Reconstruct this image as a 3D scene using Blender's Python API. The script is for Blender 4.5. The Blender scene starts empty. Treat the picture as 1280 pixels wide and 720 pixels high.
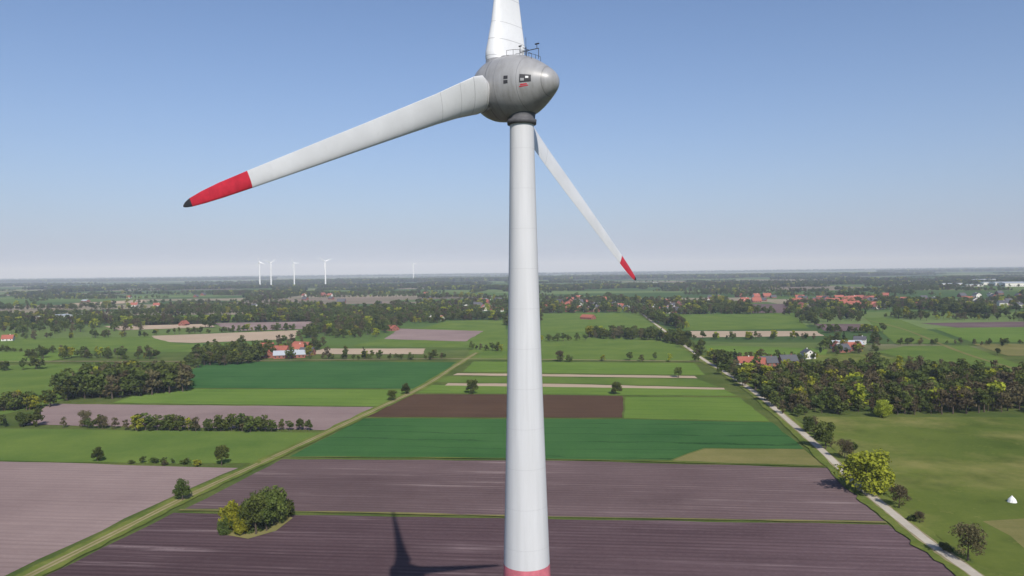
import bpy, math, random
import numpy as np
from mathutils import Vector, Matrix
random.seed(7); rng=np.random.default_rng(7)
scene=bpy.context.scene
COL=scene.collection
# ------------------------------------------------------------------ camera
CAMZ=70.0; F=960.0; PITCH=math.radians(1.283); ROLL=math.radians(0.67)
fw=Vector((0,math.cos(PITCH),-math.sin(PITCH))); r0=Vector((1,0,0)); u0=r0.cross(fw)
rt=r0*math.cos(ROLL)-u0*math.sin(ROLL); up=u0*math.cos(ROLL)+r0*math.sin(ROLL)
cd=bpy.data.cameras.new("camera"); cam=bpy.data.objects.new("camera",cd); COL.objects.link(cam)
M=Matrix((( rt.x,up.x,-fw.x,0),(rt.y,up.y,-fw.y,0),(rt.z,up.z,-fw.z,CAMZ),(0,0,0,1)))
cam.matrix_world=M; cd.sensor_width=36; cd.lens=27.0; cd.clip_start=0.5; cd.clip_end=150000
scene.camera=cam
def G(x,y):
    """survey measurement -> position on the ground plane (metres)"""
    d=fw*F+rt*(x-640)+up*(360-y)
    k=CAMZ/-d.z
    return (d.x*k,d.y*k)
def hz(px,depth):
    return ((px-640))/F*depth
# ------------------------------------------------------------------ helpers
def S(r,g,b,k=.92):
    f=lambda c:((c/255+0.055)/1.055)**2.4 if c/255>0.04045 else c/255/12.92
    return (f(r)*k,f(g)*k,f(b)*k,1)
def nm(name):
    m=bpy.data.materials.new(name); m.use_nodes=True
    nt=m.node_tree; nt.nodes.clear()
    out=nt.nodes.new('ShaderNodeOutputMaterial'); 
    return m,nt,out
def N(nt,t,**kw):
    n=nt.nodes.new(t)
    for k,v in kw.items(): setattr(n,k,v)
    return n
def mth(nt,op,a,b=None,c=None,clamp=False):
    n=nt.nodes.new('ShaderNodeMath'); n.operation=op; n.use_clamp=clamp
    for i,v in enumerate((a,b,c)):
        if v is None: continue
        if isinstance(v,(int,float)): n.inputs[i].default_value=v
        else: nt.links.new(v,n.inputs[i])
    return n.outputs[0]
def mixc(nt,f,a,b,mode='MIX'):
    n=nt.nodes.new('ShaderNodeMix'); n.data_type='RGBA'; n.blend_type=mode
    for s,v in ((n.inputs[0],f),(n.inputs[6],a),(n.inputs[7],b)):
        if isinstance(v,(int,float)): s.default_value=v
        elif isinstance(v,tuple): s.default_value=v
        else: nt.links.new(v,s)
    return n.outputs[2]
def noise(nt,vec,scale,detail=3,rough=.55):
    n=N(nt,'ShaderNodeTexNoise'); n.inputs['Scale'].default_value=scale; n.inputs['Detail'].default_value=detail
    n.inputs['Roughness'].default_value=rough
    if vec is not None: nt.links.new(vec,n.inputs['Vector'])
    return n.outputs['Fac']
def mapr(nt,v,a,b,c=0.,d=1.):
    n=N(nt,'ShaderNodeMapRange'); nt.links.new(v,n.inputs[0])
    for i,x in enumerate((a,b,c,d)): n.inputs[i+1].default_value=x
    return n.outputs[0]
def scaled(nt,vec,rotz,sx,sy):
    m=N(nt,'ShaderNodeMapping'); m.vector_type='POINT'
    nt.links.new(vec,m.inputs['Vector'])
    m.inputs['Rotation'].default_value=(0,0,rotz)
    v=N(nt,'ShaderNodeVectorMath',operation='MULTIPLY'); nt.links.new(m.outputs[0],v.inputs[0]); v.inputs[1].default_value=(sx,sy,0)
    return v.outputs[0],m.outputs[0]
ANG=math.radians(6.4)
def field_mat(name,c1,c2,streak=.5,tram=0,ang=ANG,patchc=None,patchs=.012,tramdark=.75,grain=.25,tramamt=1.,wet=None,bump=0.,light=None):
    m,nt,out=nm(name)
    pos=N(nt,'ShaderNodeNewGeometry').outputs['Position']
    s1,rot=scaled(nt,pos,ang,.006,.17); s2,_=scaled(nt,pos,ang,.02,.8); s3,_=scaled(nt,pos,ang,.004,.035)
    n1=noise(nt,s1,1,5,.7); n2=noise(nt,s2,1,3,.6); n5=noise(nt,s3,1,4,.6)
    n3=noise(nt,pos,patchs,6,.65); n4=noise(nt,pos,.8,4,.7)
    a=mth(nt,'MULTIPLY',mapr(nt,n1,.3,.7),streak*.4)
    a=mth(nt,'ADD',a,mth(nt,'MULTIPLY',mapr(nt,n5,.3,.7),streak*.3))
    a=mth(nt,'ADD',a,mth(nt,'MULTIPLY',mapr(nt,n2,.3,.7),streak*.3))
    a=mth(nt,'ADD',a,mth(nt,'MULTIPLY',mapr(nt,n3,.3,.7),(1-streak)))
    a=mth(nt,'ADD',a,mth(nt,'MULTIPLY',mth(nt,'SUBTRACT',n4,.5),grain*2),clamp=True)
    if wet:
        sx0=N(nt,'ShaderNodeSeparateXYZ'); nt.links.new(pos,sx0.inputs[0])
        wv=mth(nt,'ADD',sx0.outputs[0],mth(nt,'MULTIPLY',mth(nt,'SUBTRACT',n5,.5),160.))
        a=mth(nt,'MULTIPLY',a,mapr(nt,wv,wet[0],wet[1],wet[2],1.))
    col=mixc(nt,a,c1,c2)
    if light:
        # dry pale crests running along the drill direction
        s6,_=scaled(nt,pos,ang,.009,.22); n6=noise(nt,s6,1.3,4,.7)
        lf=mth(nt,'MULTIPLY',mapr(nt,n6,.55,.72,0,.75),mapr(nt,n3,.4,.6,.1,1))
        col=mixc(nt,lf,col,light)
    if patchc:
        p=noise(nt,pos,.018,6,.65); col=mixc(nt,mapr(nt,p,.48,.66),col,patchc)
        p2=noise(nt,pos,.05,5,.7); col=mixc(nt,mapr(nt,p2,.5,.7,0,.6),col,tuple(x*.72 for x in c1[:3])+(1,))
        p3=noise(nt,pos,.2,4,.7); col=mixc(nt,mapr(nt,p3,.6,.75,0,.5),col,tuple(x*1.25 for x in patchc[:3])+(1,))
    if tram:
        sx=N(nt,'ShaderNodeSeparateXYZ'); nt.links.new(rot,sx.inputs[0])
        wob=mth(nt,'ADD',mth(nt,'MULTIPLY',n3,tram*.8),mth(nt,'MULTIPLY',n5,tram*2.))
        fr=mth(nt,'FRACT',mth(nt,'DIVIDE',mth(nt,'ADD',sx.outputs[1],wob),tram))
        d=mth(nt,'ABSOLUTE',mth(nt,'SUBTRACT',fr,.5))
        w=.5/tram
        l=mapr(nt,d,w*.4,w*1.6,1,0)
        l=mth(nt,'MULTIPLY',l,mapr(nt,n1,.38,.62,tramamt*.1,tramamt))
        l=mth(nt,'MULTIPLY',l,mapr(nt,n4,.3,.6,.3,1))
        dk=tuple(x*tramdark for x in c1[:3])+(1,)
        col=mixc(nt,l,col,dk)
    b=N(nt,'ShaderNodeBsdfDiffuse'); nt.links.new(col,b.inputs[0]); b.inputs[1].default_value=.5
    if bump:
        bp=N(nt,'ShaderNodeBump'); bp.inputs['Strength'].default_value=bump; bp.inputs['Distance'].default_value=1.0
        nt.links.new(mth(nt,'ADD',mth(nt,'MULTIPLY',n2,.6),mth(nt,'MULTIPLY',n4,.5)),bp.inputs['Height']); nt.links.new(bp.outputs[0],b.inputs['Normal'])
    nt.links.new(b.outputs[0],out.inputs[0])
    return m
def simple_mat(name,c,rough=.6,var=.15,scale=2.,spec=.3,metal=0):
    m,nt,out=nm(name)
    tc=N(nt,'ShaderNodeTexCoord').outputs['Object']
    n=noise(nt,tc,scale,5,.65)
    c1=tuple(x*(1-var) for x in c[:3])+(1,); c2=tuple(min(1,x*(1+var)) for x in c[:3])+(1,)
    col=mixc(nt,mapr(nt,n,.3,.7),c1,c2)
    b=N(nt,'ShaderNodeBsdfPrincipled'); nt.links.new(col,b.inputs['Base Color'])
    b.inputs['Roughness'].default_value=rough; b.inputs['Specular IOR Level'].default_value=spec; b.inputs['Metallic'].default_value=metal
    nt.links.new(b.outputs[0],out.inputs[0]); return m
def obj(name,me,parent=None,loc=(0,0,0)):
    o=bpy.data.objects.new(name,me); COL.objects.link(o); o.location=loc
    if parent: o.parent=parent
    return o
def mesh(name,v,f,mats=(),mi=None,smooth=False):
    me=bpy.data.meshes.new(name); me.from_pydata([tuple(x) for x in v],[],f)
    for m in mats: me.materials.append(m)
    if mi is not None: me.polygons.foreach_set('material_index',np.array(mi,dtype=np.int32))
    if smooth: me.polygons.foreach_set('use_smooth',np.ones(len(me.polygons),dtype=bool))
    me.update(); return me
# ------------------------------------------------------------------ world + sun + haze
sundir=Vector((26,-103,0)).normalized(); EL=math.radians(40)
sd=Vector((sundir.x*math.cos(EL),sundir.y*math.cos(EL),math.sin(EL)))
w=bpy.data.worlds.new("World"); scene.world=w; w.use_nodes=True; nt=w.node_tree; nt.nodes.clear()
sk=N(nt,'ShaderNodeTexSky'); sk.sky_type='NISHITA'; sk.sun_disc=False; sk.sun_elevation=EL
sk.sun_rotation=math.atan2(sundir.x,sundir.y); sk.altitude=70; sk.air_density=1.0; sk.dust_density=.5; sk.ozone_density=2.5
SKS=.105
bg=N(nt,'ShaderNodeBackground'); bg.inputs[1].default_value=SKS
gen=N(nt,'ShaderNodeTexCoord').outputs['Generated']; sz=N(nt,'ShaderNodeSeparateXYZ'); nt.links.new(gen,sz.inputs[0])
tint=mixc(nt,1.,sk.outputs[0],(.92,.98,1.12,1),'MULTIPLY')
# pale lavender haze layer low over the horizon (the dry-air sky model turns brown there)
hz_f=mth(nt,'MULTIPLY',mth(nt,'EXPONENT',mth(nt,'MULTIPLY',mth(nt,'MAXIMUM',sz.outputs[2],0.),-7.5)),.92)
lowc=S(152,163,196,1./SKS)
skyc=mixc(nt,hz_f,tint,lowc)
wo=N(nt,'ShaderNodeOutputWorld'); nt.links.new(skyc,bg.inputs[0]); nt.links.new(bg.outputs[0],wo.inputs[0])
sl=bpy.data.lights.new("sun",'SUN'); sl.energy=4.6; sl.angle=math.radians(.5); sl.color=(1,.95,.87)
so=bpy.data.objects.new("sun",sl); COL.objects.link(so); so.rotation_euler=sd.to_track_quat('Z','Y').to_euler(); so.location=(60,-100,200)
scene.view_settings.view_transform='Standard'; scene.view_settings.look='None'; scene.view_settings.exposure=0
def hazebox():
    X=34000; z0,z1=-6,420
    v=[(-X,-X,z0),(X,-X,z0),(X,X,z0),(-X,X,z0),(-X,-X,z1),(X,-X,z1),(X,X,z1),(-X,X,z1)]
    f=[(0,3,2,1),(4,5,6,7),(0,1,5,4),(1,2,6,5),(2,3,7,6),(3,0,4,7)]
    m,nt,out=nm("haze_air")
    s=N(nt,'ShaderNodeVolumeScatter'); s.inputs['Color'].default_value=(.70,.80,.98,1); s.inputs['Density'].default_value=8.5e-5
    s.inputs['Anisotropy'].default_value=-.2
    nt.links.new(s.outputs[0],out.inputs['Volume'])
    obj("atmospheric_haze",mesh("haze",v,f,[m]))
hazebox()
# ------------------------------------------------------------------ ground
def ground_mat():
    m,nt,out=nm("grassland")
    pos=N(nt,'ShaderNodeNewGeometry').outputs['Position']
    g1=mixc(nt,mapr(nt,noise(nt,pos,.03,5,.65),.35,.65),S(76,94,46),S(110,118,62))
    g1=mixc(nt,mapr(nt,noise(nt,pos,.9,4,.7),.3,.7,0,.5),g1,S(66,80,40))
    v,_=scaled(nt,pos,ANG,.0022,.0042)
    vo=N(nt,'ShaderNodeTexVoronoi'); vo.voronoi_dimensions='2D'; vo.distance='CHEBYCHEV'; vo.inputs['Scale'].default_value=1; vo.inputs['Randomness'].default_value=.9
    nt.links.new(v,vo.inputs['Vector'])
    sp=N(nt,'ShaderNodeSeparateColor'); nt.links.new(vo.outputs['Color'],sp.inputs[0])
    cr=N(nt,'ShaderNodeValToRGB'); cr.color_ramp.interpolation='CONSTANT'
    cols=[(0,S(86,112,58)),(.2,S(108,126,68)),(.38,S(70,96,54)),(.52,S(160,146,126)),(.64,S(94,118,60)),(.8,S(144,128,116)),(.88,S(116,134,80))]
    el=cr.color_ramp.elements; el[0].position=0; el[0].color=cols[0][1]; el[1].position=cols[1][0]; el[1].color=cols[1][1]
    for p,c in cols[2:]:
        e=el.new(p); e.color=c
    nt.links.new(sp.outputs[0],cr.inputs[0])
    sx=N(nt,'ShaderNodeSeparateXYZ'); nt.links.new(pos,sx.inputs[0])
    far=mapr(nt,sx.outputs[1],620,760)
    fcol=mixc(nt,mapr(nt,noise(nt,pos,.006,6,.7),.35,.7,0,.45),cr.outputs[0],S(84,98,58))
    col=mixc(nt,far,g1,fcol)
    wood=mapr(nt,noise(nt,pos,.0011,5,.6),.52,.56)
    wf=mth(nt,'MULTIPLY',wood,mapr(nt,sx.outputs[1],2500,5000))
    col=mixc(nt,wf,col,S(46,60,42))
    b=N(nt,'ShaderNodeBsdfDiffuse'); nt.links.new(col,b.inputs[0]); nt.links.new(b.outputs[0],out.inputs[0])
    return m
X=60000
gv=[(-X,-X,0),(X,-X,0),(X,X,0),(-X,X,0)]
obj("ground",mesh("ground",gv,[(0,1,2,3)],[ground_mat()]))
LAY=[0.02]
CLEAR=[]
def lay():
    LAY[0]+=.006; return LAY[0]
def rough_edge(pts,amp=.5,step=9):
    o=[]
    n=len(pts)
    for i in range(n):
        a=np.array(pts[i]); b=np.array(pts[(i+1)%n]); L=np.linalg.norm(b-a)
        k=max(1,min(60,int(L/step))); st=L/k
        nrm=np.array([-(b-a)[1],(b-a)[0]])/max(L,1e-6)
        for j in range(k):
            p=a+(b-a)*j/k
            if j: p=p+nrm*random.uniform(-1,1)*amp
            o.append(tuple(p))
    return o
def field(name,mat,px,extra=None,clear=True,amp=.6):
    pts=[G(*p) for p in px] if extra is None else extra
    if clear: CLEAR.append(np.array(pts))
    z=lay(); e=rough_edge(pts,amp)
    return obj(name,mesh(name,[(x,y,z) for x,y in e],[tuple(range(len(e)))],[mat]))
def catmull(P,k=8):
    P=[np.array(p,float) for p in P]; P=[2*P[0]-P[1]]+P+[2*P[-1]-P[-2]]; o=[]
    for i in range(1,len(P)-2):
        for j in range(k):
            t=j/k; a,b,c,d=P[i-1],P[i],P[i+1],P[i+2]
            o.append(.5*((2*b)+(-a+c)*t+(2*a-5*b+4*c-d)*t*t+(-a+3*b-3*c+d)*t**3))
    o.append(P[-2]); return o
def strip(name,mat,P,wd,jit=.15,off=0.):
    Q=catmull(P); z=lay(); v=[];f=[]
    for i,p in enumerate(Q):
        d=Q[min(i+1,len(Q)-1)]-Q[max(i-1,0)]; n=np.array([-d[1],d[0]])/np.linalg.norm(d)
        w2=wd/2+random.uniform(-jit,jit); c=p+n*off
        v+=[(*(c+n*w2),z),(*(c-n*w2),z)]
        if i: f.append((2*i-2,2*i-1,2*i+1,2*i))
    return obj(name,mesh(name,v,f,[mat]))
m_pl1=field_mat("ploughed_soil_dark",S(54,40,44),S(126,106,110),streak=.62,tram=2.3,tramdark=.72,patchs=.012,tramamt=.6,wet=(-70,110,.45),bump=.35,light=S(158,140,142))
m_pl2=field_mat("ploughed_soil_mauve",S(72,58,60),S(126,108,108),streak=.6,tram=2.3,tramdark=.75,patchs=.014,tramamt=.55,wet=(-90,60,.65),bump=.35,light=S(152,136,134))
m_pl3=field_mat("ploughed_soil_light",S(108,92,92),S(152,134,130),streak=.5,tram=3,tramdark=.85,tramamt=.5,bump=.2)
m_br=field_mat("ploughed_soil_brown",S(56,42,34),S(100,79,64),streak=.7,tram=3,tramdark=.8,tramamt=.5)
m_tan=field_mat("dry_soil",S(146,130,112),S(176,158,138),streak=.5)
m_wh=field_mat("wheat_crop",S(42,78,42),S(70,104,58),streak=.45,tram=13,tramdark=.5,grain=.25,patchs=.02)
m_wh2=field_mat("barley_crop",S(76,102,44),S(106,126,58),streak=.5,tram=12,tramdark=.7,grain=.25,patchs=.02)
m_me=field_mat("meadow_grass",S(72,88,38),S(104,113,54),streak=.25,patchc=S(122,120,70),grain=.35)
m_me2=field_mat("meadow_grass_lush",S(72,96,44),S(102,118,56),streak=.3,grain=.35,patchs=.03)
m_ol=field_mat("fallow_grass",S(92,96,52),S(130,122,80),streak=.4,patchs=.03)
m_tr=field_mat("track_sand",S(116,110,78),S(152,140,112),streak=.1,patchs=.05)
m_rd=field_mat("pale_road",S(156,148,136,),S(186,178,164),streak=.1,patchs=.05)
m_vg=field_mat("verge_grass",S(70,88,36),S(112,118,60),streak=.1,patchs=.06,grain=.5)
# foreground fields
pa=G(52,722); pb=G(1203,722)
field("ploughed_field",m_pl1,None,[G(217,641),G(660,648),G(1110,656),pb,(pb[0]-18,pb[1]-160),(pa[0]-38,pa[1]-160),pa])
field("ploughed_field",m_pl2,[(352,574),(700,576),(1036,585),(1106,652),(660,645),(231,636)])
field("ploughed_field",m_pl3,[(298,585),(213,622),(8,719),(-420,900),(-900,800),(-420,576),(0,577)])
field("wheat_field",m_wh,[(362,571),(455,523),(780,524),(965,528),(1004,561),(880,560),(838,575)])
field("fallow_strip",m_ol,[(882,561),(1005,562),(1032,582),(840,576)],amp=1.)
field("barley_field",m_wh2,[(782,496),(925,497),(962,527),(780,523)])
field("ploughed_field",m_br,[(497,493),(640,493),(778,495),(778,522),(620,522),(457,521)])
field("meadow",m_wh2,[(517,481),(700,483),(905,487),(922,495),(782,494),(505,491)])
field("ploughed_field",m_tan,[(560,479),(700,480),(905,485),(906,487),(700,484),(556,482)],amp=.7)
field("wheat_field",m_me2,[(548,470),(870,474),(900,484),(700,479),(535,478)])
field("ploughed_field",m_tan,[(572,466.5),(868,470),(872,473),(566,469)],amp=.7)
field("barley_field",m_wh2,[(592,452),(868,454),(882,469),(578,465)])
field("wheat_field",m_wh,[(255,453),(420,452),(572,453),(528,486),(205,485)])
field("barley_field",m_wh2,[(193,486),(526,487),(486,508),(140,504)])
field("ploughed_field",m_pl3,[(62,505),(467,509),(418,538),(30,531)])
field("wheat_field",m_me2,[(-600,536),(0,536),(400,541),(322,579),(200,580),(0,576),(-600,572)])
field("meadow",m_me2,[(-400,470),(60,455),(220,458),(190,478),(80,500),(0,520),(-500,528)])
field("meadow",m_me,[(1003,521),(1280,522),(2000,528),(2600,900),(1330,790),(1232,720),(1060,580)])
field("fallow_strip",m_ol,[(1228,652),(1290,648),(1420,670),(1400,700),(1285,690)],clear=False,amp=1.8)
field("fallow_strip",m_ol,[(272,650),(300,641),(352,640),(366,648),(345,664),(310,674),(276,668)],clear=False,amp=1.2)
# middle distance
field("meadow",m_me2,[(676,392),(800,391),(818,404),(812,414),(676,418)])
field("meadow",m_me2,[(590,420),(675,419),(812,415),(868,436),(870,452),(585,450)])
field("meadow",m_me2,[(560,401),(632,400),(632,420),(585,435),(440,433),(500,418)])
field("meadow",m_wh2,[(880,432),(1035,436),(1030,449),(892,448)])
field("ploughed_field",m_tan,[(860,414),(1020,414),(1030,420),(866,422)],amp=1)
field("ploughed_field",m_pl2,[(1018,405),(1080,405),(1092,414),(1032,414)],amp=1)
field("meadow",m_me2,[(822,393),(990,392),(1012,411),(856,413)])
field("ploughed_field",m_pl2,[(936,380),(980,380),(990,391),(941,391)],amp=2)
field("barley_field",m_me2,[(1080,397),(1118,397),(1205,429),(1120,430)])
field("ploughed_field",m_pl2,[(1150,404),(1290,402),(1400,407),(1200,410)],amp=1)
field("barley_field",m_wh2,[(1165,410),(1400,408),(1500,428),(1215,428)])
field("meadow",m_me2,[(1130,433),(1210,432),(1290,462),(1270,470),(1160,455),(1095,440)])
field("fallow_field",m_ol,[(1215,430),(1500,430),(1520,443),(1260,445)])
field("meadow",m_me,[(1010,444),(1095,442),(1150,458),(1020,456)])
field("ploughed_field",m_tan,[(190,420),(372,413),(368,424),(240,429),(196,427)],amp=1)
field("ploughed_field",m_pl3,[(268,404),(392,402),(385,411),(285,414)],amp=1)
field("ploughed_field",m_pl3,[(500,411),(604,414),(582,427),(480,424)],amp=1)
field("ploughed_field",m_tan,[(405,436),(532,436),(528,443),(375,443)],amp=1)
field("meadow",m_me2,[(0,424),(185,421),(225,431),(330,431),(330,440),(200,441),(0,438)])
field("wheat_field",m_wh2,[(-300,437),(0,440),(120,441),(60,452),(-300,462)])
field("ploughed_field",m_tan,[(130,408),(260,405),(270,409),(150,413)],amp=1)
field("meadow",m_wh2,[(150,396),(330,393),(345,400),(180,404)])
field("ploughed_field",m_tan,[(90,379),(180,375),(185,378),(100,382)],amp=2)
# tracks and roads
trk=[G(*p) for p in [(20,728),(140,669),(237,620),(322,581),(400,545),(470,512),(530,483),(572,456),(596,441)]]
T0=[G(2,738)]+trk[1:]
strip("farm_track_verge",m_vg,T0,6.5,.6)
strip("farm_track",m_ol,T0,2.6,.4); strip("wheel_rut",m_tr,T0,.6,.15,.75); strip("wheel_rut",m_tr,T0,.6,.15,-.75)
rd=[G(*p) for p in [(1300,785),(1222,722),(1165,682),(1110,638),(1068,603),(1030,566),(990,530),(945,492),(905,465),(880,450),(850,428),(815,402),(800,390)]]
strip("country_road_verge",m_vg,rd,9,.8)
strip("country_road_shoulder",m_tr,rd,3.7,.4)
strip("country_road",m_rd,rd,2.6,.1)
strip("field_edge",m_ol,[G(*p) for p in [(1075,398),(1130,412),(1200,440),(1290,468),(1400,500)]],3,.6)
strip("country_lane",m_tr,[G(*p) for p in [(0,452),(120,452),(230,452),(420,450),(590,449),(880,452)]],3,.3)
strip("ditch_verge",m_ol,[G(*p) for p in [(224,638.5),(440,641.5),(660,646.5),(900,650.5),(1108,654)]],.9,.4)
strip("ditch_verge",m_vg,[G(*p) for p in [(322,580),(360,572),(700,575),(1034,584)]],1.0,.4)
# ------------------------------------------------------------------ vegetation
def leaf_mat(name,dark,light):
    m,nt,out=nm(name)
    at=N(nt,'ShaderNodeAttribute'); at.attribute_name='tone'
    oi=N(nt,'ShaderNodeObjectInfo')
    f=mth(nt,'ADD',mth(nt,'MULTIPLY',at.outputs['Fac'],.7),mth(nt,'MULTIPLY',oi.outputs['Random'],.45),clamp=True)
    col=mixc(nt,f,dark,light)
    hs=N(nt,'ShaderNodeHueSaturation'); nt.links.new(col,hs.inputs['Color'])
    nt.links.new(mapr(nt,oi.outputs['Random'],0,1,.475,.515),hs.inputs['Hue'])
    d=N(nt,'ShaderNodeBsdfDiffuse'); t=N(nt,'ShaderNodeBsdfTranslucent'); mx=N(nt,'ShaderNodeMixShader'); mx.inputs[0].default_value=.3
    nt.links.new(hs.outputs[0],d.inputs[0]); nt.links.new(hs.outputs[0],t.inputs[0])
    nt.links.new(d.outputs[0],mx.inputs[1]); nt.links.new(t.outputs[0],mx.inputs[2]); nt.links.new(mx.outputs[0],out.inputs[0])
    return m
L_oak=leaf_mat("oak_foliage",(.024,.042,.012,1),(.125,.16,.042,1))
L_mid=leaf_mat("ash_foliage",(.033,.053,.014,1),(.17,.205,.05,1))
L_fresh=leaf_mat("fresh_foliage",(.09,.12,.014,1),(.40,.42,.045,1))
L_brown=leaf_mat("bare_twigs",(.055,.047,.026,1),(.18,.155,.075,1))
L_dark=leaf_mat("conifer_foliage",(.013,.026,.013,1),(.05,.075,.033,1))
bark=simple_mat("bark",(.09,.07,.05),.9,.3,3)
def tube(v,f,P,R,n=6):
    b=len(v)
    for i,(p,r) in enumerate(zip(P,R)):
        d=(P[min(i+1,len(P)-1)]-P[max(i-1,0)]).normalized()
        a=d.orthogonal().normalized(); c=d.cross(a)
        for k in range(n):
            t=2*math.pi*k/n; v.append(tuple(p+(a*math.cos(t)+c*math.sin(t))*r))
        if i:
            for k in range(n):
                f.append((b+(i-1)*n+k,b+(i-1)*n+(k+1)%n,b+i*n+(k+1)%n,b+i*n+k))
def make_tree(name,leaf,seed,cr=3.6,cb=2.4,nl=2400,ls=.34,lobes=16,shape='round',limbs=7):
    """tree 10 m tall"""
    rd_=random.Random(seed); r=np.random.default_rng(seed)
    v=[];f=[]
    top=Vector((rd_.uniform(-.4,.4),rd_.uniform(-.4,.4),7.5))
    P=[Vector((0,0,-.1)),Vector((.05,.04,1.2)),Vector((top.x*.4,top.y*.4,3.6)),top]
    tube(v,f,P,[.34,.25,.17,.05],6)
    lob=[]
    for i in range(lobes):
        a=i*2.4+rd_.uniform(-.4,.4); h=rd_.random()**.8 if shape!='cone' else i/lobes
        z=cb+(10-cb)*(.12+.76*h)
        hh=(z-cb)/(10-cb)
        if shape=='round': prof=math.sqrt(max(0.05,1-((hh-.42)/.62)**2))
        elif shape=='cone': prof=1.05-hh
        else: prof=.75*math.sqrt(max(.05,1-((hh-.45)/.6)**2))
        rad=cr*prof*rd_.uniform(.45,.9)
        lr=cr*rd_.uniform(.22,.42)*(1 if shape!='cone' else .7*(1.1-hh))
        lob.append((Vector((math.cos(a)*rad,math.sin(a)*rad,z)),lr,rd_.random()))
    lob.append((Vector((0,0,cb+(10-cb)*.5)),cr*.5,.2)); lob.append((Vector((top.x,top.y,9.0 if shape!='cone' else 9.3)),cr*(.3 if shape!='cone' else .15),.8))
    for i in range(limbs):
        c,lr,_=lob[i]; s=P[1].lerp(P[2],rd_.uniform(.4,1)) if c.z<5.5 else P[2].lerp(P[3],rd_.uniform(.1,.6))
        mid=s.lerp(c,.5)+Vector((0,0,-.25)); tube(v,f,[s,mid,c],[.12,.08,.03],4)
    nb=len(f)
    wts=np.array([l[1]**2 for l in lob]); wts/=wts.sum()
    pick=r.choice(len(lob),nl,p=wts)
    C=np.array([tuple(l[0]) for l in lob])[pick]; Rr=np.array([l[1] for l in lob])[pick]; T=np.array([l[2] for l in lob])[pick]
    d=r.normal(size=(nl,3)); d/=np.linalg.norm(d,axis=1)[:,None]
    rr=Rr*(.5+.65*r.random(nl)**.8)
    pos=C+d*rr[:,None]*np.array([1,1,.85])
    pos+=r.normal(size=(nl,3))*.18
    nrm=d*.8+r.normal(size=(nl,3))*.6; nrm/=np.linalg.norm(nrm,axis=1)[:,None]
    a=np.cross(nrm,r.normal(size=(nl,3))); a/=np.linalg.norm(a,axis=1)[:,None]; b=np.cross(nrm,a)
    s=ls*(.6+.8*r.random(nl)); s2=s*(.5+.5*r.random(nl))
    q=np.stack([pos-a*s[:,None],pos-b*s2[:,None]+nrm*(s*.2)[:,None],pos+a*s[:,None],pos+b*s2[:,None]+nrm*(s*.2)[:,None]],1).reshape(-1,3)
    b0=len(v); v=v+[tuple(x) for x in q.tolist()]; f=f+[(b0+4*i,b0+4*i+1,b0+4*i+2,b0+4*i+3) for i in range(nl)]
    tone=np.concatenate([np.zeros(nb),np.clip(.6*T+.4*r.random(nl),0,1)])
    me=mesh(name,v,f,[bark,leaf],[0]*nb+[1]*nl)
    at=me.attributes.new('tone','FLOAT','FACE'); at.data.foreach_set('value',tone.astype(np.float32))
    return me
hi={'oak':[make_tree("oak",L_oak,11),make_tree("oak_b",L_oak,12,cr=4.2,cb=2)],
    'fresh':[make_tree("maple",L_fresh,21,cr=5.0,cb=1.0,nl=3600,lobes=26)],
    'ash':[make_tree("ash",L_mid,31,cr=3.8,cb=2.2),make_tree("ash_b",L_mid,32,cr=4.6,cb=1.2,lobes=20,nl=3000)],
    'bare':[make_tree("birch",L_brown,41,cr=4.2,cb=1.8,nl=1900,ls=.26)],
    'bush':[make_tree("bush",L_oak,51,cr=5.8,cb=-1,nl=3200,ls=.42,lobes=24),make_tree("bush_b",L_mid,52,cr=5.5,cb=-1,nl=3200,ls=.42,lobes=24)],
    'fbush':[make_tree("bush_c",L_fresh,53,cr=5.2,cb=-1,nl=3000,ls=.4,lobes=24)]}
NAMES={'oak':'oak_tree','fresh':'maple_tree','ash':'ash_tree','bare':'birch_tree','bush':'bush','fbush':'bush'}
def tree(kind,px,py,hpx,wide=1.):
    p=G(px,py); h=hpx/F*p[1]
    o=obj(NAMES[kind],random.choice(hi[kind])); o.location=(p[0],p[1],0); s=h/10
    o.scale=(s*wide,s*wide,s); o.rotation_euler=(0,0,random.uniform(0,6.28)); return o
for t in [('oak',228,626,27,.95),('oak',122,577,18),('ash',277,582,25,.9),('ash',590,492,17),('ash',770,493,15),('oak',507,493,14),('ash',490,501,13),
          ('fresh',1084,616,50,1.2),('ash',1032,562,34,1.0),('bare',1056,574,25),('bare',1124,636,30),('bare',1210,702,48,1.0),('bare',1150,655,16),
          ('fresh',1104,522,22),('ash',848,472,13),('oak',1012,541,20),('bare',1070,590,14),('oak',30,533,16,1.4),('bare',700,452,14),('bare',106,533,20),('bare',128,536,16),
          ('ash',324,538,17),('oak',375,538,15),('bare',352,538,10),('bush',1062,580,9),('bush',1182,690,12),('bush',1140,652,9),('oak',1247,444,9),('oak',1165,432,8)]:
    tree(*t)
for x,y,h,k in [(290,664,38,'fbush'),(320,668,48,'ash'),(318,662,46,'bush'),(342,655,46,'bush'),(303,668,30,'fbush'),(333,664,42,'ash'),(282,667,22,'bush'),(354,648,30,'bush')]:
    tree(k,x,y,h,1.0 if 'bush' not in k else .72)
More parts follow.
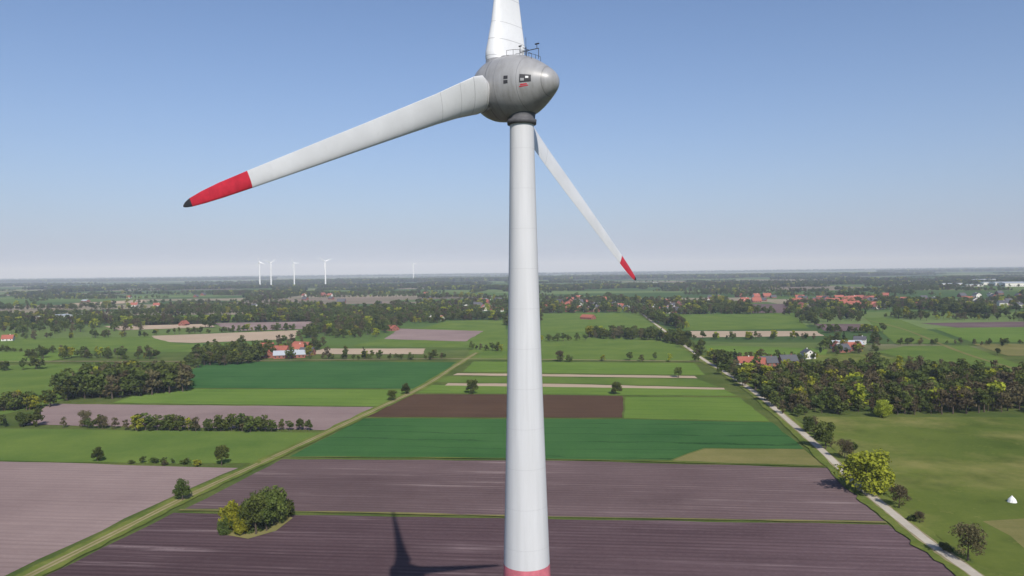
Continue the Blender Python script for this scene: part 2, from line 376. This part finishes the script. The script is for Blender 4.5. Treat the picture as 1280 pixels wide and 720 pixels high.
# scatter protos: real trees standing in the far rows
lo=[make_tree("oak_far",L_oak,61,nl=420,ls=.64,lobes=12,limbs=3,cb=1.6,cr=3.9),
    make_tree("ash_far",L_mid,62,nl=420,ls=.62,lobes=12,limbs=3,cb=1.2,cr=4.2),
    make_tree("maple_far",L_fresh,63,nl=380,ls=.6,lobes=10,limbs=3,cb=1.6,cr=3.6),
    make_tree("birch_far",L_brown,64,nl=330,ls=.5,lobes=10,limbs=4,cb=1.4,cr=3.4),
    make_tree("poplar_far",L_mid,65,nl=360,ls=.56,lobes=12,limbs=2,cb=1.4,cr=2.6,shape='tall'),
    make_tree("spruce_far",L_dark,66,nl=380,ls=.56,lobes=16,limbs=0,cb=.8,cr=2.6,shape='cone')]
pn=['oak_tree','ash_tree','maple_tree','birch_tree','poplar_tree','spruce_tree']
protos=[]
for i,(me,n) in enumerate(zip(lo,pn)):
    p=G(640+i*23-300,447+2*(i%2)); o=obj(n,me); o.location=(p[0],p[1],0); protos.append(o)
ng=bpy.data.node_groups.new("tree_scatter",'GeometryNodeTree')
ng.interface.new_socket("Geometry",in_out='INPUT',socket_type='NodeSocketGeometry'); ng.interface.new_socket("Geometry",in_out='OUTPUT',socket_type='NodeSocketGeometry')
gi=ng.nodes.new('NodeGroupInput'); go=ng.nodes.new('NodeGroupOutput'); ip=ng.nodes.new('GeometryNodeInstanceOnPoints'); jn=ng.nodes.new('GeometryNodeJoinGeometry')
for o in reversed(protos):
    n=ng.nodes.new('GeometryNodeObjectInfo'); n.inputs['Object'].default_value=o; n.inputs['As Instance'].default_value=True; n.transform_space='ORIGINAL'
    ng.links.new(n.outputs['Geometry'],jn.inputs[0])
def na(name,dt):
    n=ng.nodes.new('GeometryNodeInputNamedAttribute'); n.data_type=dt; n.inputs[0].default_value=name
    return next(o for o in n.outputs if o.name=='Attribute' and o.enabled)
ip.inputs['Pick Instance'].default_value=True
ng.links.new(gi.outputs[0],ip.inputs['Points']); ng.links.new(jn.outputs[0],ip.inputs['Instance'])
ng.links.new(na('pick','INT'),ip.inputs['Instance Index'])
er=ng.nodes.new('FunctionNodeEulerToRotation'); ng.links.new(na('rot','FLOAT_VECTOR'),er.inputs[0]); ng.links.new(er.outputs[0],ip.inputs['Rotation'])
ng.links.new(na('scl','FLOAT_VECTOR'),ip.inputs['Scale']); ng.links.new(ip.outputs[0],go.inputs[0])
W={'mix':[.26,.32,.10,.20,.08,.04],'dark':[.38,.28,.05,.17,.06,.06],'brown':[.18,.24,.08,.42,.06,.02],'row':[.28,.40,.10,.14,.08,.0],'forest':[.34,.2,.04,.14,.04,.24]}
TOT=[0]
def scatter(name,P,H,kind='mix',wide=1.):
    P=np.asarray(P,float); n=len(P)
    if n==0: return
    H=np.broadcast_to(H,(n,)).astype(float)
    me=bpy.data.meshes.new(name); me.from_pydata([(a,b,0) for a,b in P.tolist()],[],[])
    hs=H*rng.uniform(.6,1.35,n)/10; wd=hs*rng.uniform(.8,1.3,n)*wide
    a=me.attributes.new('scl','FLOAT_VECTOR','POINT'); a.data.foreach_set('vector',np.stack([wd,wd,hs],1).ravel().astype(np.float32))
    a=me.attributes.new('rot','FLOAT_VECTOR','POINT'); a.data.foreach_set('vector',np.stack([np.zeros(n),np.zeros(n),rng.uniform(0,6.28,n)],1).ravel().astype(np.float32))
    a=me.attributes.new('pick','INT','POINT'); a.data.foreach_set('value',rng.choice(6,n,p=np.array(W[kind])/sum(W[kind])).astype(np.int32))
    o=obj(name,me); md=o.modifiers.new("scatter",'NODES'); md.node_group=ng; TOT[0]+=n
def row(x1,y1,x2,y2,n,hpx,kind='row',jit=1.5,name='tree_row',wide=1.):
    a=np.array(G(x1,y1)); b=np.array(G(x2,y2)); t=(np.arange(n)+rng.uniform(-.45,.45,n)+.5)/n
    P=a+(b-a)*t[:,None]+rng.normal(size=(n,2))*jit
    scatter(name,P,hpx/F*P[:,1],kind,wide)
def inpoly(P,poly):
    x,y=P[:,0],P[:,1]; c=np.zeros(len(P),bool); n=len(poly); j=n-1
    for i in range(n):
        xi,yi=poly[i]; xj,yj=poly[j]
        k=((yi>y)!=(yj>y)); xx=(xj-xi)*(y-yi)/((yj-yi) if yj!=yi else 1e-9)+xi
        c^=k&(x<xx); j=i
    return c
def area(px,sp,h,kind='mix',dens=1.,name='woodland',wide=1.):
    poly=np.array([G(*p) for p in px]); mn=poly.min(0); mx=poly.max(0)
    gx,gy=np.meshgrid(np.arange(mn[0],mx[0],sp),np.arange(mn[1],mx[1],sp)); P=np.stack([gx.ravel(),gy.ravel()],1)
    P=P+rng.uniform(-.5,.5,P.shape)*sp*.9
    P=P[inpoly(P,poly)]; P=P[rng.random(len(P))<dens]
    scatter(name,P,h,kind,wide)
# left rows
row(158,538,338,539,36,16,wide=1.1); row(84,534,150,537,6,13,'brown'); row(345,538,392,538,5,12)
row(0,532,42,533,7,18,'dark'); row(165,580,255,581,10,7,'row',wide=1.5,name='hedgerow'); row(0,513,62,510,18,20,'mix',3)
row(30,447,200,449,30,11,'row',3); row(395,449,560,449,26,9,'row',3); row(-300,470,40,463,30,14,'mix',4)
area([(80,501),(160,498),(236,489),(232,480),(205,474),(120,478),(78,490)],5.5,11.5,'dark')
area([(232,462),(300,456),(332,451),(325,443),(245,444)],7,10,'mix',.9)
row(-200,516,0,514,24,20,'mix',3)
# right woods
area([(945,480),(1100,474),(1290,478),(1700,480),(1750,520),(1290,518),(1120,519),(1000,517),(965,500)],6,9.5,'brown',.85)
area([(905,462),(950,470),(1040,466),(1040,480),(940,484)],7,9,'mix',.7)
row(893,455,940,484,20,16,'mix',3); row(940,484,1000,522,22,17,'mix',3); row(1005,528,1060,575,9,13,'brown',2)
row(868,447,1000,455,22,10,'mix',3); row(850,428,893,455,14,11,'mix',3)
area([(1020,458),(1120,457),(1180,463),(1290,474),(1290,479),(1040,470)],9,8,'brown',.6)
# middle
area([(735,424),(800,425),(862,433),(860,428),(800,420),(736,419)],7,9.5,'dark',.9)
row(676,427,735,426,7,9); row(690,452,870,452,9,8,'row',5); row(590,437,632,440,8,9)
area([(440,402),(600,398),(600,388),(520,384),(440,390)],11,10,'dark',.8)
area([(370,424),(470,422),(500,410),(440,402),(400,408)],10,9.5,'mix',.75)
row(600,400,632,400,12,9,'mix',8); row(676,391,800,390,30,9,'mix',12); row(800,392,860,412,26,8,'mix',6); row(820,393,990,392,50,8,'mix',12)
row(990,393,1030,412,18,9,'mix',6); row(866,424,1030,424,22,8,'mix',6); row(1030,416,1110,416,24,9,'mix',6)
area([(1010,404),(1075,403),(1080,396),(1000,392)],13,10,'dark',.7)
row(1118,396,1290,402,40,8,'mix',12); row(1290,403,1600,408,40,8,'mix',12); row(1205,431,1290,431,14,7,'mix',6)
area([(1020,446),(1100,444),(1110,430),(1075,424),(1040,428)],11,8.5,'mix',.55)
row(1110,431,1205,430,16,7,'mix',5); row(890,450,1020,448,20,9,'mix',4)
area([(230,443),(330,441),(420,441),(400,428),(350,428),(250,436)],12,8,'mix',.35)
row(0,440,190,441,24,7,'row',5); row(190,419,372,412,26,7,'row',6); row(0,424,185,421,22,8,'mix',7)
area([(0,420),(60,418),(180,414),(180,405),(100,404),(0,408)],14,10,'mix',.5)
row(268,403,392,401,26,7,'mix',6); row(150,395,340,392,36,7,'mix',10); row(285,415,372,413,16,7,'mix',5)
area([(130,404),(260,403),(330,400),(330,396),(130,399)],15,9,'dark',.4)
# random belts across the far plain
pts=[];hts=[]
for i in range(400):
    r_=rng.uniform(5,66) if i%3 else rng.uniform(5,30); d=67200/r_; x=rng.uniform(-.85,.85)*d
    sc=max(1,d/2600)
    L=rng.uniform(60,420)*sc; rows_=rng.integers(1,4 if r_>25 else 7); sp=8*sc**.75
    a=-ANG+(math.pi/2 if rng.random()<.28 else 0)+rng.normal()*.12
    n=int(L/sp); 
    t=np.tile(np.arange(n)*sp-L/2,rows_); o_=np.repeat(np.arange(rows_)*sp,n)
    q=np.stack([t,o_],1)+rng.normal(size=(n*rows_,2))*sp*.35
    q=q[rng.random(len(q))<.8]
    R=np.array([[math.cos(a),-math.sin(a)],[math.sin(a),math.cos(a)]])
    q=q@R.T+np.array([x,d]); pts.append(q); hts.append(np.full(len(q),rng.uniform(7,13)*sc**.3))
P=np.concatenate(pts); H=np.concatenate(hts)
keep=P[:,1]>760
for c in CLEAR: keep&=~inpoly(P,c)
P=P[keep];H=H[keep]
far=P[:,1]>2600
scatter('woodland',P[~far],H[~far],'mix',1.1); scatter('distant_forest',P[far],H[far],'forest',1.5)
def band(px0,px1,d0,d1,sp,h):
    X0,X1=hz(px0,1),hz(px1,1)
    gx,gy=np.meshgrid(np.arange(0,1,sp/((X1-X0)*d1)),np.arange(d0,d1,sp*1.5))
    y=gy.ravel(); x=(X0+(X1-X0)*gx.ravel())*y; P=np.stack([x,y],1)+rng.normal(size=(len(x),2))*sp*.4
    scatter('distant_forest',P,h,'forest',1.5)
band(345,640,5200,6000,17,19); band(675,1110,5600,6500,18,20); band(-100,345,9000,9800,34,24); band(1100,1400,8500,9400,34,24)
band(-200,1500,13000,14200,60,26); band(560,900,2900,3150,13,13); band(200,560,3600,3850,14,13)
print("INSTANCES",TOT[0])
# ------------------------------------------------------------------ houses
wall_r=simple_mat("red_brick",(.28,.11,.08),.85,.2,1.5); wall_w=simple_mat("white_render",(.7,.68,.63),.8,.08,1)
roof_r=simple_mat("red_tiles",(.34,.11,.075),.8,.25,2); roof_d=simple_mat("dark_tiles",(.09,.09,.10),.7,.2,2); roof_g=simple_mat("grey_sheet_roof",(.42,.45,.48),.5,.1,1)
glass=simple_mat("window_glass",(.03,.04,.05),.15,.1,1,.6); door_m=simple_mat("door_paint",(.1,.14,.1),.6); 
def house_mesh(name,L,Wd,h,rh,wall,roof,chim=True):
    v=[];f=[];mi=[]
    def q(pts,m):
        b=len(v); v.extend(pts); f.append(tuple(range(b,b+len(pts)))); mi.append(m)
    x,y=L/2,Wd/2
    q([(-x,-y,0),(x,-y,0),(x,-y,h),(-x,-y,h)],0); q([(x,y,0),(-x,y,0),(-x,y,h),(x,y,h)],0)
    q([(x,-y,0),(x,y,0),(x,y,h),(x,0,h+rh),(x,-y,h)],0); q([(-x,y,0),(-x,-y,0),(-x,-y,h),(-x,0,h+rh),(-x,y,h)],0)
    o=.5; k=rh/y; X_=x+o; Y_=y+o; ze=h-o*k
    for s in (-1,1):
        for dz in (.05,.25):
            q([(-X_,s*Y_,ze+dz),(X_,s*Y_,ze+dz),(X_,0,h+rh+dz),(-X_,0,h+rh+dz)],1)
        q([(-X_,s*Y_,ze+.05),(X_,s*Y_,ze+.05),(X_,s*Y_,ze+.25),(-X_,s*Y_,ze+.25)],1)
        for e in (-1,1):
            q([(e*X_,s*Y_,ze+.05),(e*X_,0,h+rh+.05),(e*X_,0,h+rh+.25),(e*X_,s*Y_,ze+.25)],1)
    nw=max(2,int(L/3.2))
    for i in range(nw):
        cx=-x+(i+.5)*L/nw
        for s in (-1,1):
            if s<0 and i==nw//2: q([(cx-.55,s*(y+.03),.05),(cx+.55,s*(y+.03),.05),(cx+.55,s*(y+.03),2.15),(cx-.55,s*(y+.03),2.15)],3)
            else: q([(cx-.6,s*(y+.03),1),(cx+.6,s*(y+.03),1),(cx+.6,s*(y+.03),2.3),(cx-.6,s*(y+.03),2.3)],2)
    for s in (-1,1):
        for cy in (-y*.45,y*.45): q([(s*(x+.03),cy-.5,1),(s*(x+.03),cy+.5,1),(s*(x+.03),cy+.5,2.3),(s*(x+.03),cy-.5,2.3)],2)
        q([(s*(x+.03),-.5,h+.4),(s*(x+.03),.5,h+.4),(s*(x+.03),.5,h+1.5),(s*(x+.03),-.5,h+1.5)],2)
    if chim:
        cx=x*.4; a=.35; z0,z1=h+rh*.6,h+rh+1.1
        for p in ([(cx-a,-a),(cx+a,-a)],[(cx+a,-a),(cx+a,a)],[(cx+a,a),(cx-a,a)],[(cx-a,a),(cx-a,-a)]):
            q([(*p[0],z0),(*p[1],z0),(*p[1],z1),(*p[0],z1)],0)
        q([(cx-a,-a,z1),(cx+a,-a,z1),(cx+a,a,z1),(cx-a,a,z1)],0)
    return mesh(name,v,f,[wall,roof,glass,door_m],mi)
HM={'r':house_mesh("house_r",14,10,3,4.6,wall_r,roof_r),'w':house_mesh("house_w",12,9,3,4.2,wall_w,roof_r),'d':house_mesh("house_d",13,9.5,3,4.4,wall_r,roof_d),
    'W':house_mesh("house_W",11,9,4.8,3,wall_w,roof_d),'b':house_mesh("barn",28,13,3.2,3.4,wall_r,roof_g,False),'B':house_mesh("barn2",22,12,3.2,4,wall_r,roof_r,False),'H':house_mesh("hall",75,30,7,1.8,wall_w,roof_g,False)}
HN={'r':'brick_house','w':'white_house','d':'brick_house','W':'white_house','b':'barn','B':'barn','H':'warehouse'}
def house(k,px,py,s=1.,rz=None):
    p=G(px,py); o=obj(HN[k],HM[k]); o.location=(p[0],p[1],0); o.scale=(s,s,s)
    o.rotation_euler=(0,0,(-ANG+random.choice([0,1.57,.3,-.5])+random.uniform(-.2,.2)) if rz is None else rz)
for k,x,y in [('B',340,446),('r',352,442),('w',372,439),('d',384,444),('b',362,447),('r',333,438),('B',378,436),
              ('b',62,403),('b',80,402),('b',100,404),('H',75,399),
              ('d',1052,440),('W',1075,430),('w',1046,436),('r',1066,438),('b',1058,434),('w',932,457),('r',945,459),('d',960,457),('W',1010,448),('d',985,455),
              ('W',538,399),('w',550,400),('B',488,413),('w',430,394),('r',440,396),('W',318,384),('r',480,388),('B',735,399),('r',230,407),('w',10,426)]:
    house(k,x,y,.9)
def cluster(x0,x1,y0,y1,n,ks,s=1.):
    for i in range(n): house(random.choice(ks),random.uniform(x0,x1),random.uniform(y0,y1),s*random.uniform(.75,1.15))
cluster(596,632,374,390,18,'rwdW',1.1); cluster(680,790,374,390,44,'rwdWr',1.15); cluster(800,885,378,392,26,'rdwWd',1.1); cluster(992,1098,374,387,56,'rrdw',1.3)
cluster(880,980,370,382,14,'wrd',1.2); cluster(1100,1280,368,386,24,'rddW',1.2); cluster(400,590,368,386,12,'wrdd',1.2); cluster(100,400,366,388,12,'wdb',1.1)
for x,y,s in [(1190,357,1.),(1215,358,.8),(1243,356,1.2),(1262,357,1.5),(1276,358,1.6),(1230,352,1.2),(1130,356,.6),(820,354,.5)]: house('H',x,y,s,rz=-.1)
for x0,x1,y0,y1,n in [(590,640,376,390,50),(675,890,375,392,170),(985,1105,375,390,110),(320,400,434,450,10)]:
    P=np.array([G(random.uniform(x0,x1),random.uniform(y0,y1)) for _ in range(n)]); scatter('village_trees',P,7.5,'mix')
# ------------------------------------------------------------------ wind turbines
def paint_white(name="turbine_white_paint",k=1.):
    m,nt,out=nm(name)
    tc=N(nt,'ShaderNodeTexCoord').outputs['Object']
    n1=noise(nt,tc,.25,5,.6); n2=noise(nt,tc,3,4,.7)
    sx=N(nt,'ShaderNodeAttribute'); sx.attribute_name='span'
    col=mixc(nt,mapr(nt,n1,.35,.75),(.70*k,.705*k,.72*k,1),(.58*k,.585*k,.60*k,1))
    col=mixc(nt,mapr(nt,n2,.55,.8,0,.25),col,(.45,.43,.40,1))
    for c,wd in ((3.35,.03),(5.1,.03),(6.9,.02),(9.5,.02)):
        d=mth(nt,'ABSOLUTE',mth(nt,'SUBTRACT',sx.outputs['Fac'],c))
        col=mixc(nt,mapr(nt,d,wd,wd*1.8,.55,0),col,(.25,.25,.26,1))
    b=N(nt,'ShaderNodeBsdfPrincipled'); nt.links.new(col,b.inputs['Base Color']); b.inputs['Roughness'].default_value=.42; b.inputs['Specular IOR Level'].default_value=.4
    nt.links.new(b.outputs[0],out.inputs[0]); return m
def tower_mat():
    m,nt,out=nm("tower_coating")
    tc=N(nt,'ShaderNodeTexCoord').outputs['Object']
    sx=N(nt,'ShaderNodeSeparateXYZ'); nt.links.new(tc,sx.inputs[0])
    fr=mth(nt,'ABSOLUTE',mth(nt,'SUBTRACT',mth(nt,'FRACT',mth(nt,'DIVIDE',sx.outputs[2],3.9)),.5))
    seam=mapr(nt,fr,.488,.495,0,.22)
    v=N(nt,'ShaderNodeVectorMath',operation='MULTIPLY'); nt.links.new(tc,v.inputs[0]); v.inputs[1].default_value=(1.4,1.4,.05)
    st=noise(nt,v.outputs[0],1,5,.65); big=noise(nt,tc,.12,3)
    col=mixc(nt,mapr(nt,st,.35,.75),(.61,.615,.635,1),(.51,.515,.53,1))
    col=mixc(nt,mapr(nt,big,.4,.7,0,.4),col,(.53,.53,.54,1))
    col=mixc(nt,seam,col,(.33,.33,.35,1))
    b=N(nt,'ShaderNodeBsdfPrincipled'); nt.links.new(col,b.inputs['Base Color']); b.inputs['Roughness'].default_value=.5; b.inputs['Specular IOR Level'].default_value=.3
    nt.links.new(b.outputs[0],out.inputs[0]); return m
def nac_mat():
    m,nt,out=nm("nacelle_grey_paint")
    tc=N(nt,'ShaderNodeTexCoord').outputs['Object']
    sx=N(nt,'ShaderNodeSeparateXYZ'); nt.links.new(tc,sx.inputs[0])
    v=N(nt,'ShaderNodeVectorMath',operation='MULTIPLY'); nt.links.new(tc,v.inputs[0]); v.inputs[1].default_value=(2.2,1,.25)
    st=noise(nt,v.outputs[0],1,5,.7); g=noise(nt,tc,.5,4)
    col=mixc(nt,mapr(nt,st,.3,.75),(.34,.34,.35,1),(.22,.215,.21,1))
    col=mixc(nt,mapr(nt,g,.4,.7,0,.4),col,(.38,.38,.39,1))
    for c,wd in ((-1.5,.045),(-.35,.015),(1.9,.015),(3.9,.02)):
        d=mth(nt,'ABSOLUTE',mth(nt,'SUBTRACT',sx.outputs[0],c))
        col=mixc(nt,mapr(nt,d,wd,wd*1.6,.6,0),col,(.08,.08,.085,1))
    b=N(nt,'ShaderNodeBsdfPrincipled'); nt.links.new(col,b.inputs['Base Color']); b.inputs['Roughness'].default_value=.38; b.inputs['Specular IOR Level'].default_value=.5
    nt.links.new(b.outputs[0],out.inputs[0]); return m
m_white=paint_white(); m_tow=tower_mat(); m_nac=nac_mat(); m_farw=paint_white("far_turbine_white",1.2)
m_red=simple_mat("signal_red_paint",(.54,.028,.05),.45,.2,1.2); m_ring=simple_mat("faded_red_band",(.54,.15,.19),.55,.2,1.2)
m_dk=simple_mat("dark_steel",(.035,.035,.04),.5,.2,4); m_wd=simple_mat("white_decal",(.75,.75,.75),.5,.05); m_collar=simple_mat("dark_collar",(.10,.10,.11),.6,.2,2)
def airfoil(n=16,tk=.2,ell=0.):
    xs=[.5*(1-math.cos(math.pi*i/n)) for i in range(n+1)]
    def yt(x):
        a=5*tk*(.2969*math.sqrt(x)-.126*x-.3516*x*x+.2843*x**3-.1036*x**4); e=tk*.5*2*math.sqrt(max(0,x*(1-x)))
        return a*(1-ell)+e*ell
    return [(x,yt(x)) for x in xs]+[(x,-yt(x)*.8) for x in reversed(xs[1:-1])]
SEC=[(1.6,2.3,.9,1,38),(2.7,2.6,.85,.9,37),(3.1,3.5,.6,.6,36),(3.8,4.1,.45,.3,34),(5,4.0,.38,.1,31),(7,3.45,.31,0,27),(10,2.85,.26,0,21),(14,2.45,.23,0,16),(19,2.05,.2,0,12),(24,1.72,.18,0,9),
     (28,1.45,.17,0,7),(30.6,1.28,.16,0,6),(33,1.08,.15,0,5),(34.4,.86,.14,0,5),(35.4,.6,.14,0,5),(35.8,.36,.14,0,5),(36.0,.1,.14,0,5)]
def blade_mesh(name,th,tang_sign,k=1.,pitch=0,fat=1.):
    """local: X tail-ward, Y = u (rotor right), Z up ; blade direction angle th from +Z toward +Y"""
    rho=Vector((0,math.sin(th),math.cos(th))); tan=Vector((0,math.cos(th),-math.sin(th)))*tang_sign
    v=[];f=[];mi=[]; n0=None; span=[]
    secs=[]
    for a,b in zip(SEC[:-1],SEC[1:]):
        m=3 if b[0]-a[0]>2 else 1
        for j in range(m):
            t=j/m; secs.append(tuple(a[i]+(b[i]-a[i])*t for i in range(5)))
    secs.append(SEC[-1])
    for (r,c,tk,el,be) in secs:
        c*=fat
        b=math.radians(be+pitch); te=tan*math.cos(b)+Vector((1,0,0))*math.sin(b); nu=te.cross(rho)
        pre=-.0006*r*r
        af=airfoil(14,tk,el)
        if n0 is None: n0=len(af)
        off=.5-.17*(1-el)
        for x,y in af: v.append(tuple((rho*r+te*((x-off)*c)+nu*(y*c)+Vector((pre,0,0)))*k)); span.append(r)
    for i in range(len(secs)-1):
        for j in range(n0):
            f.append((i*n0+j,i*n0+(j+1)%n0,(i+1)*n0+(j+1)%n0,(i+1)*n0+j)); r=secs[i][0]
            mi.append(2 if r>=35.3 else (1 if r>=30.59 else 0))
    f.append(tuple(range((len(secs)-1)*n0,len(secs)*n0))); mi.append(2)
    me=mesh(name,v,f,[m_white,m_red,m_dk],mi,True)
    at=me.attributes.new('span','FLOAT','POINT'); at.data.foreach_set('value',np.array(span,dtype=np.float32))
    return me
PROF=[(-5.0,0),(-4.95,.45),(-4.75,1.1),(-4.3,1.85),(-3.6,2.5),(-2.7,2.95),(-1.8,3.13),(-.9,3.2),(0,3.18),(.8,3.05),(1.6,2.8),(2.3,2.46),(3,2.04),(3.6,1.62),(4.1,1.24),(4.45,.92),(4.68,.6),(4.8,.3),(4.83,0)]
def prof(t):
    for (a,ra),(b,rb) in zip(PROF[:-1],PROF[1:]):
        if a<=t<=b: return ra+(rb-ra)*(t-a)/(b-a)
    return 0
def revolve(name,pr,mats,n=64,axis='x',mi=None):
    v=[];f=[]
    for t,r in pr:
        for k in range(n):
            a=2*math.pi*k/n
            v.append((t,r*math.cos(a),r*math.sin(a)) if axis=='x' else (r*math.cos(a),r*math.sin(a),t))
    for i in range(len(pr)-1):
        for k in range(n): f.append((i*n+k,i*n+(k+1)%n,(i+1)*n+(k+1)%n,(i+1)*n+k))
    return mesh(name,v,f,mats,None,True)
def smoothprof(P,k=4):
    return [tuple(p) for p in catmull([(a,b) for a,b in P],k)]
TX,TY=1.15,75.7; HUBZ=88.0; ALPHA=math.radians(53)
wt=bpy.data.objects.new("wind_turbine",None); COL.objects.link(wt); wt.location=(TX,TY,0)
def wobj(name,me,loc=(0,0,0),rz=0):
    o=obj(name,me,wt,loc); o.rotation_euler=(0,0,rz); return o
TR=[(0,3.7),(12,3.25),(25,2.84),(36,2.46),(38.6,2.37)]
TR2=[(41.0,2.28),(50,2.0),(58,1.77),(66,1.55),(74,1.37),(80,1.25),(84.3,1.18)]
wobj("tower_lower",revolve("tower_lower",TR,[m_tow],72,'z')); wobj("tower",revolve("tower",TR2,[m_tow],72,'z'))
wobj("red_band",revolve("red_band",[(38.6,2.38),(41.0,2.29)],[m_ring],72,'z'))
wobj("foundation",revolve("foundation",[(-.5,7.5),(.25,7.5),(.6,5),(.62,0)],[simple_mat("concrete",(.35,.34,.32),.9)],48,'z'))
wobj("tower_collar",revolve("tower_collar",[(84.3,1.2),(84.32,1.42),(84.75,1.46),(84.8,1.3),(85.3,1.35),(85.8,1.7)],[m_collar],48,'z'))
# orientation of rotor axis: local X -> T=(.8,-.6)
T=(math.sin(ALPHA),-math.cos(ALPHA)); RZ=math.atan2(T[1],T[0])
head=bpy.data.objects.new("nacelle_assembly",None); COL.objects.link(head); head.parent=wt; head.location=(-T[0]*.6,-T[1]*.6,HUBZ); head.rotation_euler=(0,0,RZ)
def hobj(name,me,loc=(0,0,0)): return obj(name,me,head,loc)
hobj("nacelle",revolve("nacelle",smoothprof(PROF),[m_nac],80))
PHI=math.radians(5.2); HT=-2.2
THS=(PHI,math.radians(122.6),math.radians(-112.0))
for i,th in enumerate(THS):
    hobj("blade_%d"%(i+1),blade_mesh("blade_%d"%(i+1),th,1),(HT,0,0))
def patch(name,t0,t1,a0,a1,mat,off=.02,n=10):
    """surface patch; angle 0 = side (-Y local), positive up"""
    v=[];f=[]
    for i in range(n+1):
        t=t0+(t1-t0)*i/n
        for j in range(n+1):
            a=math.radians(a0+(a1-a0)*j/n); r=prof(t)+off
            v.append((t,-r*math.cos(a),r*math.sin(a)))
            if i and j: f.append(((i-1)*(n+1)+j-1,i*(n+1)+j-1,i*(n+1)+j,(i-1)*(n+1)+j))
    hobj(name,mesh(name,v,f,[mat],None,True))
patch("vent_upper",.75,1.15,3,9,m_dk,.03); patch("vent_lower",.75,1.15,-5,1,m_dk,.03)
patch("emblem_panel",2.2,3.15,-6,12,m_dk,.03); patch("emblem_bar",2.3,2.6,-3,3,m_nac,.045); patch("emblem_bar_2",2.7,2.95,3,8,m_wd,.045)
patch("lettering",2.25,2.8,-12,-9.5,m_red,.03); patch("lettering_2",2.15,2.9,-15.5,-13.5,m_red,.03)
patch("roof_hatch",-1.2,-.6,70,80,m_dk,.03); patch("roof_hatch_2",-.4,.0,66,74,m_dk,.03)
# weather mast and rail on the roof
def rods(name,segs,mat):
    v=[];f=[]
    for a,b,r in segs: tube(v,f,[Vector(a),Vector(b)],[r,r],6)
    hobj(name,mesh(name,v,f,[mat]))
z=3.1
rods("weather_mast",[((1.2,0,z-.4),(1.2,0,z+.7),.05),((1.2,0,z+.7),(1.2,0,z+1.6),.02),((.5,0,z+.3),(2.7,0,z+.3),.04),((2.7,0,z-.7),(2.7,0,z+.3),.03),((.5,0,z+.3),(.5,0,z+.9),.03),((2.5,0,z+.3),(2.5,0,z+.75),.03),
  ((.35,0,z+.9),(.65,0,z+.9),.07),((2.3,0,z+.75),(2.75,0,z+.75),.07),((1.2,-.5,z+.5),(1.2,.5,z+.5),.03)],m_dk)
seg=[]
TS=(-.6,.2,1.0,1.8,2.4)
for t in TS:
    r=prof(t); 
    for s in (-1,1): seg.append(((t,s*.75,math.sqrt(r*r-.56)-.05),(t,s*.75,math.sqrt(r*r-.56)+.5),.02))
for s in (-1,1):
    for a,b in zip(TS[:-1],TS[1:]):
        fa=math.sqrt(prof(a)**2-.56)+.5; fb=math.sqrt(prof(b)**2-.56)+.5; seg.append(((a,s*.75,fa),(b,s*.75,fb),.02))
rods("roof_rail",seg,m_dk)
# blade root collars
for i,th in enumerate(THS):
    o=hobj("blade_collar_%d"%(i+1),revolve("blade_collar",[(2.2,1.45),(2.95,1.45),(3.0,1.38),(3.0,.2)],[m_nac],36,'z'),(HT,0,0)); o.rotation_euler=(-th,0,0)
# door at tower base
wobj("tower_door",mesh("tower_door",[(-.5,-3.72,.6),(.5,-3.72,.6),(.5,-3.62,2.8),(-.5,-3.62,2.8)],[(0,1,2,3)],[m_dk]))
# distant turbines
def far_turbine(px,d,hub,R,rot,yaw):
    k=R/35.5; v=[];f=[]
    def add(me,mw):
        b=len(v); v.extend(tuple(mw@x.co) for x in me.vertices); f.extend(tuple(b+i for i in p.vertices) for p in me.polygons)
    add(revolve("t",[(0,3.6*k),(hub*.5,2.8*k),(hub-2*k,1.9*k)],[m_white],16,'z'),Matrix.Identity(4))
    mw=Matrix.Translation((0,0,hub))@Matrix.Rotation(yaw,4,'Z')@Matrix.Scale(k,4)
    add(revolve("t",PROF,[m_white],16),mw)
    for j in range(3): add(blade_mesh("t",rot+j*2.0944,1,fat=1.6),mw@Matrix.Translation((HT,0,0)))
    me=mesh("far_turbine",v,f,[m_farw],None,True); o=obj("wind_turbine",me); o.location=(hz(px,d),d,0)
for a in [(325,4000,130,37,.2,1.3),(339,4200,128,37,1.1,1.5),(368,4400,128,37,.5,1.3),(407,4000,130,38,.9,1.6),(517,6500,136,42,.7,1.4),(168,13000,100,45,.3,1.4),(46,16000,150,55,.1,1.4),(112,18000,150,55,.5,1.4)]:
    far_turbine(*a)
# white tent in the meadow
def tent():
    p=G(1265,628); m=simple_mat("white_canvas",(.75,.75,.73),.8,.05); v=[];f=[]
    n=10
    for k in range(n): 
        a=2*math.pi*k/n; v.append((1.35*math.cos(a),1.35*math.sin(a),0)); 
    for k in range(n):
        a=2*math.pi*k/n; v.append((1.0*math.cos(a),1.0*math.sin(a),1.0))
    v.append((0,0,2.1))
    for k in range(n): f.append((k,(k+1)%n,n+(k+1)%n,n+k)); f.append((n+k,n+(k+1)%n,2*n))
    o=obj("white_tent",mesh("white_tent",v,f,[m])); o.location=(p[0],p[1],0)
tent()
